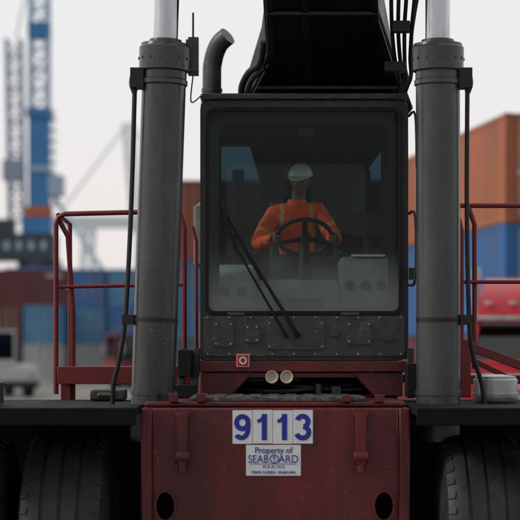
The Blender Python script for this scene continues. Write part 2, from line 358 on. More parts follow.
# ---- lift cylinders
def liftcyl(xb,xt,sgn):
    base=Vector((xb,-1.0,1.55)); top=Vector((xt,-1.02,4.38)); d=(top-base).normalized(); L=(top-base).length
    b=MB()
    b.lathe(base,d,[(0,0.10),(0.0,0.157),(L-0.30,0.157),(L-0.29,0.168),(L-0.26,0.168),(L-0.25,0.160),(L-0.20,0.160),(L-0.19,0.182),(L-0.03,0.186),(L-0.02,0.176),(L,0.172),(L,0.12),(L+0.03,0.115),(L+0.03,0.09)],48)
    u=d.orthogonal().normalized();w=d.cross(u)
    for a in range(0,360,24):
        rd=u*math.cos(rad(a))+w*math.sin(rad(a))
        b.cyl(base+d*(L-0.11)+rd*0.176,base+d*(L-0.11)+rd*0.190,0.011,8)
    b.lathe(base+d*0.33,d,[(0,0.157),(0,0.166),(0.03,0.166),(0.03,0.157)],40)
    b.obj('lift_cylinder_barrel',[M_barrel],RS,0.0,30)
    b=MB(); b.cyl(base+d*(L-0.1),base+d*(L+1.5),0.088,36)
    b.obj('lift_cylinder_rod',[M_chrome],RS)
    b=MB(); s=sgn
    q=base+d*(L-0.27)
    a,c=sorted((q.x+s*0.14,q.x+s*0.235)); b.box(a,c,-1.12,-0.98,q.z-0.05,q.z+0.09)
    q2=base+d*0.85
    b.lathe(q2,d,[(0,0.156),(0,0.161),(0.03,0.161),(0.03,0.156)],32)
    a,c=sorted((q2.x+s*0.15,q2.x+s*0.235)); b.box(a,c,-1.08,-0.98,q2.z-0.02,q2.z+0.05)
    p0=base+d*(L-0.27)+Vector((s*0.205,-0.05,-0.03))
    p1=base+d*1.6+Vector((s*0.20,-0.05,0)); p2=base+d*0.87+Vector((s*0.215,-0.05,0)); 
    if s>0: p3=Vector((xb+0.24,-1.03,2.18));p4=Vector((xb+0.31,-1.0,1.95));p5=Vector((xb+0.34,-0.98,1.7))
    else: p3=Vector((xb-0.235,-1.04,2.1));p4=Vector((xb-0.27,-1.02,1.95));p5=Vector((xb-0.28,-1.0,1.7))
    b.tube([p0,p1,p2,p3,p4,p5],0.017,10,0,6)
    b.tube([p0+Vector((0,0,0.12)),p0+Vector((s*0.02,0,0.02)),p0-Vector((0,0,0.05))],0.022,8,0,4)
    b.obj('lift_cylinder_pipe',[M_hose],RS,0.0)
    return top+d*1.5
tl=liftcyl(-0.775,-0.675,-1); tr=liftcyl(1.275,1.268,1)
b=MB(); b.cyl((tl.x-0.15,tl.y,tl.z),(tr.x+0.15,tr.y,tr.z),0.09,24)
for t in(tl,tr): b.cyl((t.x-0.13,t.y,t.z),(t.x+0.13,t.y,t.z),0.17,28)
b.obj('lift_cylinder_cross_pin',[M_black],RS)

# ---- boom
b=MB()
S=[(5.2,3.0,0.05,0.80,0.9),(2.6,3.72,0.0,0.90,0.95),(1.25,4.22,-0.19,1.29,0.9),(0.9,4.36,-0.05,1.19,0.9),(0.55,4.53,0.05,1.08,0.9),(-0.3,4.86,0.02,0.86,0.95),(-4.2,6.4,0.02,0.83,0.9)]
b.loft([[Vector((xl,y,z)),Vector((xr,y,z)),Vector((0.80,y+h*0.35,z+h)),Vector((0.06,y+h*0.35,z+h))] for y,z,xl,xr,h in S])
b.obj('boom',[M_under],RS,0.02)
b=MB()
def bp(y):
    for (ya,za,la,ra,_),(yb,zb,lb,rb,_) in zip(S[:-1],S[1:]):
        if ya>=y>=yb:
            t=(ya-y)/(ya-yb); return za+(zb-za)*t,la+(lb-la)*t,ra+(rb-ra)*t
for f in(0.05,0.35,0.95):
    ys=[1.2,0.6,0.0,-0.8,-2,-4]
    for y1,y2 in zip(ys[:-1],ys[1:]):
        z1,l1,r1=bp(y1);z2,l2,r2=bp(y2)
        b.beam((l1+(r1-l1)*f,y1,z1-0.012),(l2+(r2-l2)*f,y2,z2-0.012),0.05,0.03)
for y in(0.9,-0.1,-1.6,-3.2):
    z,l,r=bp(y); b.box(l+0.02,r-0.02,y-0.03,y+0.03,z-0.03,z)
b.obj('boom_wear_strips',[mat('boom_strip_paint',(0.014,0.010,0.010),0.4,0,0.4,3)],RS,0.004)
b=MB()
b.loft([[Vector((xl,y,z)),Vector((xr,y,z)),Vector((xr,y+0.25,z+0.7)),Vector((xl,y+0.25,z+0.7))] for y,z,xl,xr in((-4.1,6.48,0.1,0.75),(-6.2,7.3,0.1,0.75))])
b.obj('inner_boom',[M_black],RS,0.02)
b=MB()
z=tl.z
b.box(-0.2,1.05,tl.y-0.2,tl.y+0.2,z-0.3,z+0.2)
b.obj('boom_cylinder_lug',[M_under],RS,0.02)
b=MB()
b.tube([(-0.14,0.9,4.2),(-0.15,0.8,4.33),(-0.09,0.7,4.44),(0.0,0.6,4.50),(0.03,0.5,4.66)],0.028,10,0,5)
b.tube([(-0.10,0.9,4.2),(-0.10,0.8,4.30),(-0.05,0.7,4.40),(0.04,0.6,4.46)],0.02,10,0,5)
for i,(dx,dz) in enumerate(((0,0),(0.06,0.03),(0.12,-0.02),(0.19,0.05))):
    b.tube([(0.92+dx,-0.9,5.7),(0.97+dx,-0.5,5.0+dz),(1.0+dx*0.8,-0.2,4.65),(1.05+dx*0.6,0.1,4.42+dz),(1.12+dx*0.4,0.5,4.35),(1.14,1.1,4.3)],0.016,10,0,8)
b.box(1.0,1.13,-0.3,-0.2,4.6,4.68); b.box(0.96,1.12,0.0,0.12,4.35,4.42)
b.tube([(1.20,-0.2,4.9),(1.16,-0.1,4.6),(1.17,0.0,4.35),(1.13,0.1,4.2)],0.012,8,0,6)
b.obj('boom_hoses',[M_hose],RS)
b=MB()
b.tube([(-0.42,1.9,3.3),(-0.42,1.9,4.5),(-0.41,1.9,4.72),(-0.36,1.87,4.86),(-0.28,1.82,4.93)],0.082,24,0,8)
for zz in(4.28,4.45): b.lathe((-0.42,1.9,zz),(0,0,1),[(0,0.08),(0,0.092),(0.03,0.092),(0.03,0.08)],24)
b.lathe((-0.42,1.9,2.9),(0,0,1),[(0,0.10),(0.05,0.16),(0.55,0.16),(0.6,0.09)],24)
b.obj('exhaust_stack',[M_exh],RS)
b=MB()
b.box(-0.515,-0.44,-0.98,-0.90,4.17,4.44); b.cyl((-0.48,-0.94,4.44),(-0.48,-0.94,4.62),0.008,8)  # thin mirror box with an antenna rod
b.box(-0.53,-0.44,-1.0,-0.985,4.19,4.42); b.beam((-0.60,-1.0,4.3),(-0.5,-0.95,4.3),0.03,0.03)
b.tube([(-0.48,-0.94,4.17),(-0.50,-0.8,4.0),(-0.44,-0.4,4.1),(-0.45,-0.05,4.15)],0.006,6,0,6)
b.obj('antenna_mirror_box',[M_panel],RS,0.006)

# ---- platforms and handrails
b=MB(); r=0.02
def T(*pts,rr=r,sm=0): b.tube(pts,rr,12,0,sm)
T((-1.62,0.45,1.85),(-1.62,0.45,3.2),(-1.60,0.45,3.255),(-1.55,0.45,3.28),(-0.72,0.45,3.30),(-0.63,0.45,3.27),(-0.60,0.45,3.17),(-0.60,0.45,2.1))
T((-1.49,0.5,1.8),(-1.49,0.5,2.5),(-1.53,0.5,3.1),(-1.60,0.47,3.24))
T((-1.62,0.45,2.70),(-0.60,0.45,2.72),rr=0.016)
T((-1.60,0.45,3.27),(-1.63,1.6,3.28),(-1.63,1.62,2.0)); T((-1.62,0.45,2.70),(-1.63,1.6,2.70),rr=0.016)
T((-0.53,0.3,3.17),(-0.50,0.3,3.05),(-0.50,0.3,2.1),rr=0.014)
T((1.60,0.45,2.05),(1.60,0.45,3.15),(1.58,0.45,3.24),(1.50,0.45,3.29),(1.30,0.45,3.30))
T((1.58,0.5,3.35),(2.55,0.5,3.35),(2.62,0.5,3.28),(2.62,0.5,2.0)); T((1.60,0.45,2.74),(2.6,0.5,2.74),rr=0.016)
T((1.66,0.5,3.34),(1.71,0.5,3.2),(1.71,0.5,2.05))
T((2.62,0.5,3.30),(2.62,1.6,3.30),(2.62,1.6,2.0)); 
b.obj('handrails',[M_redrail],RS)
b=MB()
b.box(-1.60,-0.52,0.40,1.62,1.97,2.06); b.box(1.18,2.66,0.40,1.62,1.93,2.0)
b.box(-1.60,-0.52,0.36,0.398,1.93,2.07)
b.beam((1.60,0.2,2.24),(2.35,0.2,1.96),0.07,0.07); b.beam((1.58,0.25,2.16),(1.95,0.25,1.98),0.05,0.04)
b.box(-1.58,-1.50,0.42,0.5,1.5,1.97); b.box(-0.75,-0.65,0.42,0.52,1.5,1.97); b.box(1.25,1.35,0.42,0.52,1.5,1.93); b.box(2.4,2.5,0.42,0.52,1.5,1.93)
b.box(1.56,1.64,0.15,0.25,1.83,2.28)
b.obj('side_platforms',[M_redrail],RS,0.006)
b=MB()
b.box(-2.15,-1.80,-1.6,-1.2,1.822,1.98); b.box(-1.28,-1.02,-0.3,0.0,1.82,1.90)
b.cyl((-1.22,-0.35,1.86),(-1.08,-0.35,1.86),0.02,12)
b.obj('battery_box',[M_panel],RS,0.012)
b=MB()
b.lathe((1.72,-0.7,1.822),(0,0,1),[(0,0.155),(0.01,0.162),(0.05,0.162),(0.053,0.166),(0.065,0.166),(0.068,0.162),(0.16,0.162),(0.17,0.15),(0.185,0.15),(0.19,0.12),(0.20,0.05)],36)
b.obj('filter_canister',[M_silver],RS)

# ---- signs
def text(name,body,x,z,size,m,parent,sx=1.0,y=-1.512,align='CENTER'):
    c=bpy.data.curves.new(name,'FONT');c.body=body;c.size=size;c.align_x=align;c.extrude=0.0008
    c.materials.append(m);o=bpy.data.objects.new(name,c);COL.objects.link(o);o.parent=parent
    o.location=(x,y,z);o.rotation_euler=(rad(90),0,0);o.scale=(sx,1,1);return o
FN=empty('fleet_number_sign')
b=MB()
for k in range(4):
    x0=-0.19+k*0.1385; b.box(x0+0.0015,x0+0.137,-1.508,-1.5045,1.556+0.002*(k%2),1.788-0.002*((k+1)%2))
b.obj('number_cards',[M_white],FN)
def arc(cx,cz,rx,rz,a0,a1,n=22): return [(cx+rx*math.cos(rad(a0+(a1-a0)*k/n)),cz+rz*math.sin(rad(a0+(a1-a0)*k/n))) for k in range(n+1)]
SW=0.035
for k,ch in enumerate('9113'):
    x=-0.19+(k+0.5)*0.1385; z=1.581; b=MB()
    if ch=='9':
        b.stroke(arc(0,0.120,0.040,0.042,-20,345),SW,-1.5095,x,z)
        b.stroke([(0.040,0.124),(0.040,0.10)]+arc(-0.004,0.080,0.043,0.063,5,-95,18)+arc(-0.006,0.047,0.037,0.030,-100,-160,8),SW*0.96,-1.5100,x,z)
    elif ch=='1':
        b.stroke([(0.012,0),(0.012,0.18)],SW*1.05,-1.5100,x,z); b.stroke([(-0.036,0.128),(-0.012,0.137),(0.004,0.155)],SW*0.75,-1.5095,x,z)
    else:
        b.stroke(arc(-0.002,0.128,0.037,0.036,165,-80),SW,-1.5095,x,z)
        b.stroke(arc(-0.002,0.054,0.042,0.039,85,-165),SW,-1.5100,x,z)
    b.obj('digit_'+ch,[M_blue],FN)
PS=empty('property_sign')
b=MB(); b.box(-0.096,0.28,-1.508,-1.5045,1.337,1.548); b.obj('sign_sheet',[M_white],PS)
for dx,dy in((0,0),(0.0012,0.0003)):
    text('line_1','Property of',0.092+dx,1.492,0.060,M_blue,PS,0.92,-1.510-dy)
    text('line_4','MIAMI, FLORIDA  305.863.4444',0.092+dx*0.6,1.352,0.026,M_blue,PS,0.86,-1.510-dy)
text('line_2a','SEAB',-0.012,1.427,0.075,M_blue,PS,0.86,-1.510)
text('line_2b','ARD',0.195,1.427,0.075,M_blue,PS,0.92,-1.510)
text('line_3','M A R I N E',0.092,1.389,0.03,M_blue,PS,1.0,-1.510)
b=MB()
b.ring([[Vector((0.098+rr*math.cos(a),y,1.452+rr*math.sin(a))) for a in [2*math.pi*k/28 for k in range(28)]] for y,rr in((-1.509,0.032),(-1.511,0.032),(-1.511,0.026),(-1.509,0.026))])
b.box(0.096,0.100,-1.5112,-1.509,1.428,1.476); b.box(0.082,0.114,-1.5108,-1.5088,1.462,1.466); b.box(-0.07,0.25,-1.511,-1.509,1.417,1.4195)
b.obj('anchor_logo',[M_blue],PS)
WS=empty('warning_sign')
b=MB()
b.box(-0.185,-0.075,-0.135,-0.123,2.065,2.175,0); b.box(-0.177,-0.083,-0.1385,-0.1352,2.073,2.167,1); b.box(-0.172,-0.088,-0.1405,-0.1386,2.078,2.162,0)
b.ring([[Vector((-0.13+rr*math.cos(a),y,2.12+rr*math.sin(a))) for a in [2*math.pi*k/20 for k in range(20)]] for y,rr in((-0.1407,0.03),(-0.143,0.03),(-0.143,0.018),(-0.1407,0.018))],1)
b.obj('warning_sticker',[M_signred,M_white],WS)

# =================================================================== OPERATOR
M_or=mat('hi_vis_orange',(0.95,0.10,0.022),0.7,0,0.15,6,0.2,(0.5,0.06,0.02),0.6,14)
M_ye=mat('reflective_stripe',(0.70,0.38,0.12),0.5,0,0.1,10)
M_tr=mat('navy_trousers',(0.015,0.018,0.03),0.85,0,0.2,6,0,bump=0.4,bscale=18)
M_skin=mat('skin',(0.20,0.10,0.065),0.5,0,0.1,10)
M_eye=mat('eye_white',(0.5,0.47,0.44),0.2,0,0.02,10)
M_dark=mat('dark_hair',(0.012,0.010,0.009),0.7,0,0.3,30)
M_hat=mat('pale_cap_shell',(0.66,0.66,0.60),0.4,0,0.08,5,0.2,(0.4,0.4,0.36))
M_boot=mat('boot_leather',(0.03,0.02,0.015),0.6,0,0.2,10)
cx=0.32
OL=Vector((cx,1.0,2.80)); OP=empty('machine_operator',OL)
def adopt(o): o.parent=OP;o.matrix_parent_inverse=Matrix.Translation(-OL)
def skin(name,verts,edges,radii,mats,root=0,sub=2):
    me=bpy.data.meshes.new(name);me.from_pydata([tuple(v) for v in verts],edges,[])
    o=bpy.data.objects.new(name,me);COL.objects.link(o)
    sm=o.modifiers.new('skin','SKIN');sm.use_smooth_shade=True
    for i,rr in enumerate(radii):
        sv=me.skin_vertices[0].data[i]; sv.radius=(rr,rr) if not isinstance(rr,tuple) else rr; sv.use_root=(i==root)
    ss=o.modifiers.new('s','SUBSURF');ss.levels=sub;ss.render_levels=sub
    bpy.context.view_layer.update()
    dg=bpy.context.evaluated_depsgraph_get(); m2=bpy.data.meshes.new_from_object(o.evaluated_get(dg))
    bpy.data.objects.remove(o); m2.name=name; m2.materials.clear()
    for mm in mats:m2.materials.append(mm)
    for p in m2.polygons:p.material_index=0
    o=bpy.data.objects.new(name,m2);COL.objects.link(o);m2.shade_smooth();adopt(o);return o
# slight lean towards the viewer's left, left shoulder dropped
V=[(cx,1.06,2.86),(cx-0.01,1.08,2.98),(cx-0.015,1.08,3.10),(cx-0.025,1.05,3.22),(cx-0.025,1.02,3.33),(cx-0.015,1.00,3.40)]
E=[(0,1),(1,2),(2,3),(3,4),(4,5)];R=[(0.17,0.13),(0.165,0.13),(0.165,0.125),(0.175,0.13),(0.145,0.11),(0.075,0.07)]
WR_={}
SHO={-1:Vector((cx-0.215,1.01,3.295)),1:Vector((cx+0.155,1.04,3.345))}
ELB={-1:Vector((cx-0.335,0.86,3.05)),1:Vector((cx+0.285,0.92,3.11))}
for s in(-1,1):
    P=WC+e1*s*WR+e2*0.03
    wrist=P+e1*s*0.045+nn*0.035-e2*0.085; WR_[s]=wrist
    i=len(V);el=ELB[s];sh_=SHO[s]
    V+= [sh_,sh_.lerp(el,0.5)+Vector((s*0.012,0,0)),el,el.lerp(wrist,0.5),el.lerp(wrist,0.93)]
    E+= [(4,i),(i,i+1),(i+1,i+2),(i+2,i+3),(i+3,i+4)]; R+= [0.088,0.076,0.065,0.057,0.046]
j=skin('jacket',V,E,R,[M_or,M_ye],0,3)
for p in j.data.polygons:
    c=p.center; dx=abs(c.x-cx+0.02)
    if c.z>3.16 and 0.105<dx<0.132: p.material_index=1
    for s in(-1,1):
        k=(c-SHO[s]).dot((ELB[s]-SHO[s]).normalized())
        if 0.17<k<0.195 and (c.x-cx)*s>0.17: p.material_index=1
dt=bpy.data.textures.new('fold','CLOUDS');dt.noise_scale=0.07
dm=j.modifiers.new('folds','DISPLACE');dm.texture=dt;dm.strength=0.03;dm.mid_level=0.5;dm.texture_coords='LOCAL'
b=MB(); b.lathe((cx-0.015,0.995,3.385),(0,-0.1,1),[(0,0.085),(0.03,0.08),(0.055,0.074),(0.058,0.064),(0.03,0.06)],24); adopt(b.obj('collar',[M_or]))
V=[(cx,1.05,2.88)];E=[];R=[(0.15,0.12)]
for s in(-1,1):
    i=len(V); V+= [(cx+s*0.10,0.97,2.87),(cx+s*0.14,0.72,2.89),(cx+s*0.17,0.58,2.84),(cx+s*0.16,0.55,2.62),(cx+s*0.16,0.54,2.42)]
    E+= [(0,i),(i,i+1),(i+1,i+2),(i+2,i+3),(i+3,i+4)];R+= [0.10,0.09,0.07,0.06,0.05]
skin('trousers',V,E,R,[M_tr],0,2)
for s in(-1,1):
    x=cx+s*0.16
    skin('boot',[(x,0.56,2.44),(x,0.55,2.36),(x,0.48,2.345),(x,0.43,2.335)],[(0,1),(1,2),(2,3)],[0.055,0.05,0.045,0.038],[M_boot],0,2)
for s in(-1,1):
    rdir=e1*s; base=WC+e1*s*WR; w=WR_[s]
    palm=base+rdir*0.036+nn*0.022-e2*0.02
    V=[w-( base-w).normalized()*0.03,w,palm];E=[(0,1),(1,2)];R=[0.03,0.028,(0.034,0.022)]
    for k,(off,ln) in enumerate(((0.045,0.95),(0.022,1.05),(-0.001,1.0),(-0.022,0.85))):
        prev=2
        for q,ph in enumerate((25,-35,-95,-150)):
            pr=0.031 if q else 0.036
            a=rad(25+(ph-25)*ln); p=base+e2*(off)+(rdir*math.cos(a)+nn*math.sin(a))*pr
            V.append(p);R.append(0.0105-0.001*q);E.append((prev,len(V)-1));prev=len(V)-1
    prev=2
    for q,(a_,o_) in enumerate(((75,0.02),(115,0.045),(150,0.062))):
        a=rad(a_); p=base+e2*o_+(rdir*math.cos(a)+nn*math.sin(a))*0.033
        V.append(p);R.append(0.0125-0.0012*q);E.append((prev,len(V)-1));prev=len(V)-1
    skin('hand',V,E,R,[M_skin],0,2)
HC=Vector((cx+0.01,0.93,3.59))
b=MB(); b.tube([(cx-0.01,1.01,3.36),(cx,0.98,3.48),(cx+0.008,0.95,3.55)],[0.062,0.056,0.058],20); adopt(b.obj('neck',[M_skin]))
me=bpy.data.meshes.new('head');bm=bmesh.new();bmesh.ops.create_uvsphere(bm,u_segments=48,v_segments=36,radius=1)
def gs(d,c,w): return math.exp(-((d-Vector(c)).length/w)**2)
for v in bm.verts:
    d=v.co.copy(); x,y,z=d
    sx=0.077;sy=0.098;sz=0.122
    if z<0: sx*=1-0.30*min(1,(-z))**1.3; 
    p=Vector((x*sx,y*sy,z*sz))
    if y>0 and z<0: p.y*=1-0.35*(-z)
    if y<0: 
        p.y*=0.94
        f=0
        f-=0.022*gs(d,(0,-0.98,-0.16),0.14); f-=0.012*gs(d,(0,-0.99,0.02),0.12)
        f+=0.012*(gs(d,(0.36,-0.92,0.06),0.2)+gs(d,(-0.36,-0.92,0.06),0.2))
        f-=0.006*(gs(d,(0.3,-0.92,0.24),0.22)+gs(d,(-0.3,-0.92,0.24),0.22))
        f-=0.009*gs(d,(0,-0.87,-0.43),0.15); f+=0.006*gs(d,(0,-0.9,-0.42),0.04)
        f-=0.010*gs(d,(0,-0.65,-0.78),0.25)
        p.y+=f
    v.co=p
bm.to_mesh(me);bm.free();me.materials.append(M_skin);me.shade_smooth()
HR=Matrix.Rotation(rad(-16),4,'Z')@Matrix.Rotation(rad(14),4,'X')@Matrix.Rotation(rad(4),4,'Y')
o=bpy.data.objects.new('head',me);COL.objects.link(o);o.location=HC;o.rotation_euler=HR.to_euler();adopt(o)
HM=Matrix.Translation(HC)@HR
def face_lathe(b,c,prof,n,m):
    q=HM.to_3x3(); b.lathe(HM@Vector(c),q@Vector((0,-1,0)),prof,n,m)
b=MB()
for s in(-1,1):
    face_lathe(b,(s*0.029,-0.062,0.008),[(0,0.001),(0.002,0.008),(0.009,0.0115),(0.016,0.009),(0.0195,0.005),(0.020,0.001)],14,0)
    face_lathe(b,(s*0.029,-0.0805,0.008),[(0,0.0065),(0.0020,0.005),(0.0025,0.001)],12,1)
adopt(b.obj('eyes',[M_eye,M_dark]))
b=MB()
for s in(-1,1):
    b.loft([[HM@(Vector((s*0.078,0.008,-0.005))+Vector((s*h,0.016*k*math.cos(t),0.030*k*math.sin(t)))) for t in [2*math.pi*i/16 for i in range(16)]] for h,k in((-0.01,0.8),(0.006,1.0),(0.012,0.9),(0.008,0.6))])
adopt(b.obj('ears',[M_skin]))
b=MB()
pr=[]
for h,rx in((-0.035,0.064),(0.0,0.078),(0.04,0.080)):
    pr.append([HM@Vector((rx*math.cos(t),0.01+0.092*math.sin(t)*(rx/0.08),h)) for t in [math.pi*(0.02+0.96*i/20) for i in range(21)]])
b.loft(pr,0,False,False); adopt(b.obj('hair',[M_dark]))
b=MB(); 
b.loft([[HM@Vector((0.024*k*math.cos(t),-0.094-0.002*k2,-0.052+0.007*k*math.sin(t))) for t in [2*math.pi*i/16 for i in range(16)]] for k,k2 in((1.0,-1),(0.9,0.5),(0.5,1.5))]); adopt(b.obj('lips',[mat('lips',(0.14,0.05,0.04),0.45)]))
b=MB(); secs=[]
for k in range(9):
    a=rad(90*k/8); rr=math.cos(a)
    secs.append([HM@Vector(((0.096*rr+0.0005)*math.cos(t),0.004+(0.118*rr+0.0005)*math.sin(t),0.045+0.098*math.sin(a))) for t in [2*math.pi*i/40 for i in range(40)]])
b.loft(secs)
def brim(k,dz):
    out=[]
    for i in range(40):
        t=2*math.pi*i/40; f=max(0,-math.sin(t))**2*0.06
        out.append(HM@Vector(((0.096+k)*math.cos(t),0.004+(0.118+k+ (f if k>0.003 else 0))*math.sin(t),0.045+dz-(f*0.3 if k>0.003 else 0))))
    return out
b.ring([brim(-0.004,0.0),brim(-0.004,0.008),brim(0.008,0.004),brim(0.008,-0.002)])
adopt(b.obj('hard_hat',[M_hat],None))

# =================================================================== CONTAINERS
def container_mesh():
    b=MB();L,W,H=12.19,2.44,2.59;hl,hw=L/2,W/2
    n=42;per=(L-0.3)/n
    prof=[]
    for k in range(n):
        x=-hl+0.15+k*per
        prof+=[(x,0),(x+per*0.3,0),(x+per*0.5,1),(x+per*0.8,1)]
    prof.append((hl-0.15,0))
    for s in(-1,1):
        lo=[Vector((x,s*(hw-0.012-0.036*d),0.16)) for x,d in prof]; hi=[Vector((x,s*(hw-0.012-0.036*d),H-0.11)) for x,d in prof]
        b.loft([lo,hi],0,False,False)
    m=9;per2=(W-0.3)/m;pf=[]
    for k in range(m):
        y=-hw+0.15+k*per2; pf+=[(y,0),(y+per2*.3,0),(y+per2*.5,1),(y+per2*.8,1)]
    pf.append((hw-0.15,0))
    b.loft([[Vector((hl-0.012-0.04*d,y,z)) for y,d in pf] for z in(0.16,H-0.11)],0,False,False)
    b.box(-hl+0.03,-hl+0.06,-hw+0.1,hw-0.1,0.12,H-0.1)
    for y in(-0.85,-0.35,0.35,0.85):
        b.cyl((-hl+0.01,y,0.15),(-hl+0.01,y,H-0.12),0.02,8,1); b.box(-hl-0.01,-hl+0.03,y-0.06,y+0.06,1.1,1.25,1)
    b.box(-hl+0.02,-hl+0.029,-0.012,0.012,0.15,H-0.12,1)
    for x in(-hl,hl-0.16):
        for y in(-hw,hw-0.16): b.box(x,x+0.16,y,y+0.16,0,H)
    for y in(-hw,hw-0.1): b.box(-hl+0.16,hl-0.16,y,y+0.1,0.01,0.16); b.box(-hl+0.16,hl-0.16,y,y+0.1,H-0.11,H-0.01)
    for x in(-hl,hl-0.12): b.box(x,x+0.12,-hw+0.16,hw-0.16,0.01,0.14); b.box(x,x+0.12,-hw+0.16,hw-0.16,H-0.12,H-0.01)
    b.box(-hl+0.1,hl-0.1,-hw+0.08,hw-0.08,H-0.06,H-0.03)
    b.box(-hl+0.1,hl-0.1,-hw+0.08,hw-0.08,0.1,0.13)
    b.box(hl-2.2,hl-1.0,-hw-0.002,-hw+0.028,2.05,2.25,1)
    o=b.obj('tmp',[None,M_silver]);me=o.data;bpy.data.objects.remove(o);me.name='container_mesh';return me
CM=container_mesh()
def cmat(n,c,d=(0.12,0.08,0.06)): return mat('container_'+n,c,0.55,0,0.2,0.6,0.55,d,0,40,True)
C={'orange':cmat('orange',(0.42,0.125,0.055)),'rust':cmat('rust',(0.27,0.08,0.045)),'blue':cmat('blue',(0.03,0.14,0.38)),'navy':cmat('navy',(0.02,0.05,0.13)),
 'maroon':cmat('maroon',(0.13,0.025,0.03)),'grey':cmat('grey',(0.40,0.41,0.42)),'white':cmat('white',(0.6,0.62,0.62)),'teal':cmat('teal',(0.05,0.20,0.22)),'lblue':cmat('light_blue',(0.06,0.23,0.42)),'red':cmat('red',(0.33,0.04,0.04))}
def cont(cx_,cy_,tier,ang,c):
    o=bpy.data.objects.new('shipping_container',CM);COL.objects.link(o)
    o.location=(cx_,cy_,tier*2.61);o.rotation_euler=(0,0,rad(ang))
    o.material_slots[0].link='OBJECT';o.material_slots[0].material=C[c];return o
u=Vector((-0.148,0.989));v=Vector((0.989,0.148));ang=math.degrees(math.atan2(u.y,u.x))
K=Vector((5.79,29.0))
for row,cols in enumerate((('maroon','blue','orange'),('grey','blue','rust'),('blue','navy','orange'))):
    c=K+u*6.1+v*(1.22+row*2.62)
    for t,cc in enumerate(cols): cont(c.x,c.y,t,ang,cc)
for t,cc in enumerate(('teal','lblue','rust')): cont(2.9,47.3,t,0,cc)
for t,cc in enumerate(('navy','blue')): cont(3.2,50.2,t,0,cc)
pal1=['blue','grey','navy','maroon','lblue','blue','navy','red','grey','blue','teal','rust','blue','maroon','blue']
pal2=['lblue','blue','maroon','blue','grey','navy','lblue','blue','white','teal','blue','lblue','maroon','blue','navy']
pal3=['blue','lblue','navy','blue']
for k in range(15):
    x=-40.0+k*2.6
    cont(x,131.0,0,90,pal1[k]); cont(x,131.0,1,90,pal2[k])
for k,x in enumerate((-11.9,-9.3,-6.7,-4.1)):
    for t in range(3): cont(x,118.0,t,90,(pal3[k],pal2[k+6],pal1[k+8])[2-t])
cont(-18.8,113.8,2,0,'maroon'); cont(-31.2,113.8,2,0,'maroon')
for k,(x,c1,c2) in enumerate(((-34.5,'blue','navy'),(-31.9,'maroon','blue'),(-29.3,'grey','maroon'),(-26.7,'navy','lblue'),(-23.1,'lblue','navy'),(-20.5,'maroon','blue'),(-17.2,'navy','maroon'),(-14.6,'grey','lblue'))):
    cont(x,113.8,0,90,c1); cont(x,113.8,1,90,c2)
for k in range(8):
    cont(-70+k*12.6,190,0,0,random.choice(list(C))); cont(-70+k*12.6,190,1,0,random.choice(list(C)))
for k in range(7):
    for t in range(3): cont(30+k*12.6,120,t,0,random.choice(list(C)))

# =================================================================== YARD TRACTORS
M_twhite=mat('tractor_white_paint',(0.55,0.56,0.55),0.4,0,0.1,2,0.3,(0.3,0.26,0.22))
TGl=glass('tractor_glass',(0.25,0.3,0.32),1.7)
def yard_tractor(x,y,rz,body):
    e=empty('yard_tractor',(x,y,0),rad(rz))
    b=MB()
    b.loft([[Vector((-1.2,yy,0.7)),Vector((1.2,yy,0.7)),Vector((1.2,yy,h)),Vector((-1.2,yy,h))] for yy,h in((0,1.2),(0.05,1.45),(1.5,1.55))])
    b.box(-1.2,0.2,0.3,0.38,1.5,1.75); b.box(-1.2,0.2,1.9,2.0,1.3,3.0); b.box(-1.2,0.25,0.3,2.02,3.0,3.12)
    for px,py in((-1.17,0.34),(0.17,0.34),(-1.17,1.9),(0.17,1.9)): b.box(px-0.05,px+0.05,py-0.05,py+0.05,1.5,3.0)
    b.box(-1.2,0.2,1.5,2.0,0.7,1.6)
    b.obj('cab_body',[body],e,0.03)
    b=MB(); b.box(-1.12,0.12,0.33,0.35,1.75,2.98); b.box(-1.19,-1.17,0.4,1.85,1.6,2.98); b.box(0.17,0.19,0.4,1.85,1.6,2.98); b.obj('windows',[TGl],e)
    b=MB()
    b.box(-0.5,0.5,0.2,5.0,0.7,0.95); b.box(-1.2,1.2,3.4,15.5,1.15,1.4)
    for yy in(0.9,4.2,12.5,13.8):
        for s in(-1,1): b.lathe((s*0.8,yy,0.52),(s,0,0),[(0,0.3),(0,0.46),(0.04,0.52),(0.36,0.52),(0.4,0.46),(0.4,0.28),(0.36,0.2)],24)
    b.box(-1.22,1.22,-0.1,0.0,0.45,0.75); b.cyl((0.6,1.8,1.5),(0.6,1.8,3.2),0.08,12)
    b.obj('chassis_and_trailer',[M_rubber],e)
    b=MB()
    for s in(-1,1): b.cyl((s*0.9,-0.02,1.0),(s*0.9,0.02,1.0),0.13,16); b.box(s*1.35-0.1,s*1.35+0.1,0.2,0.25,2.0,2.6)
    b.obj('lamps_and_mirrors',[M_silver],e)
yard_tractor(-11.4,70,24,M_twhite); yard_tractor(-8.6,90,-62,M_redrail)

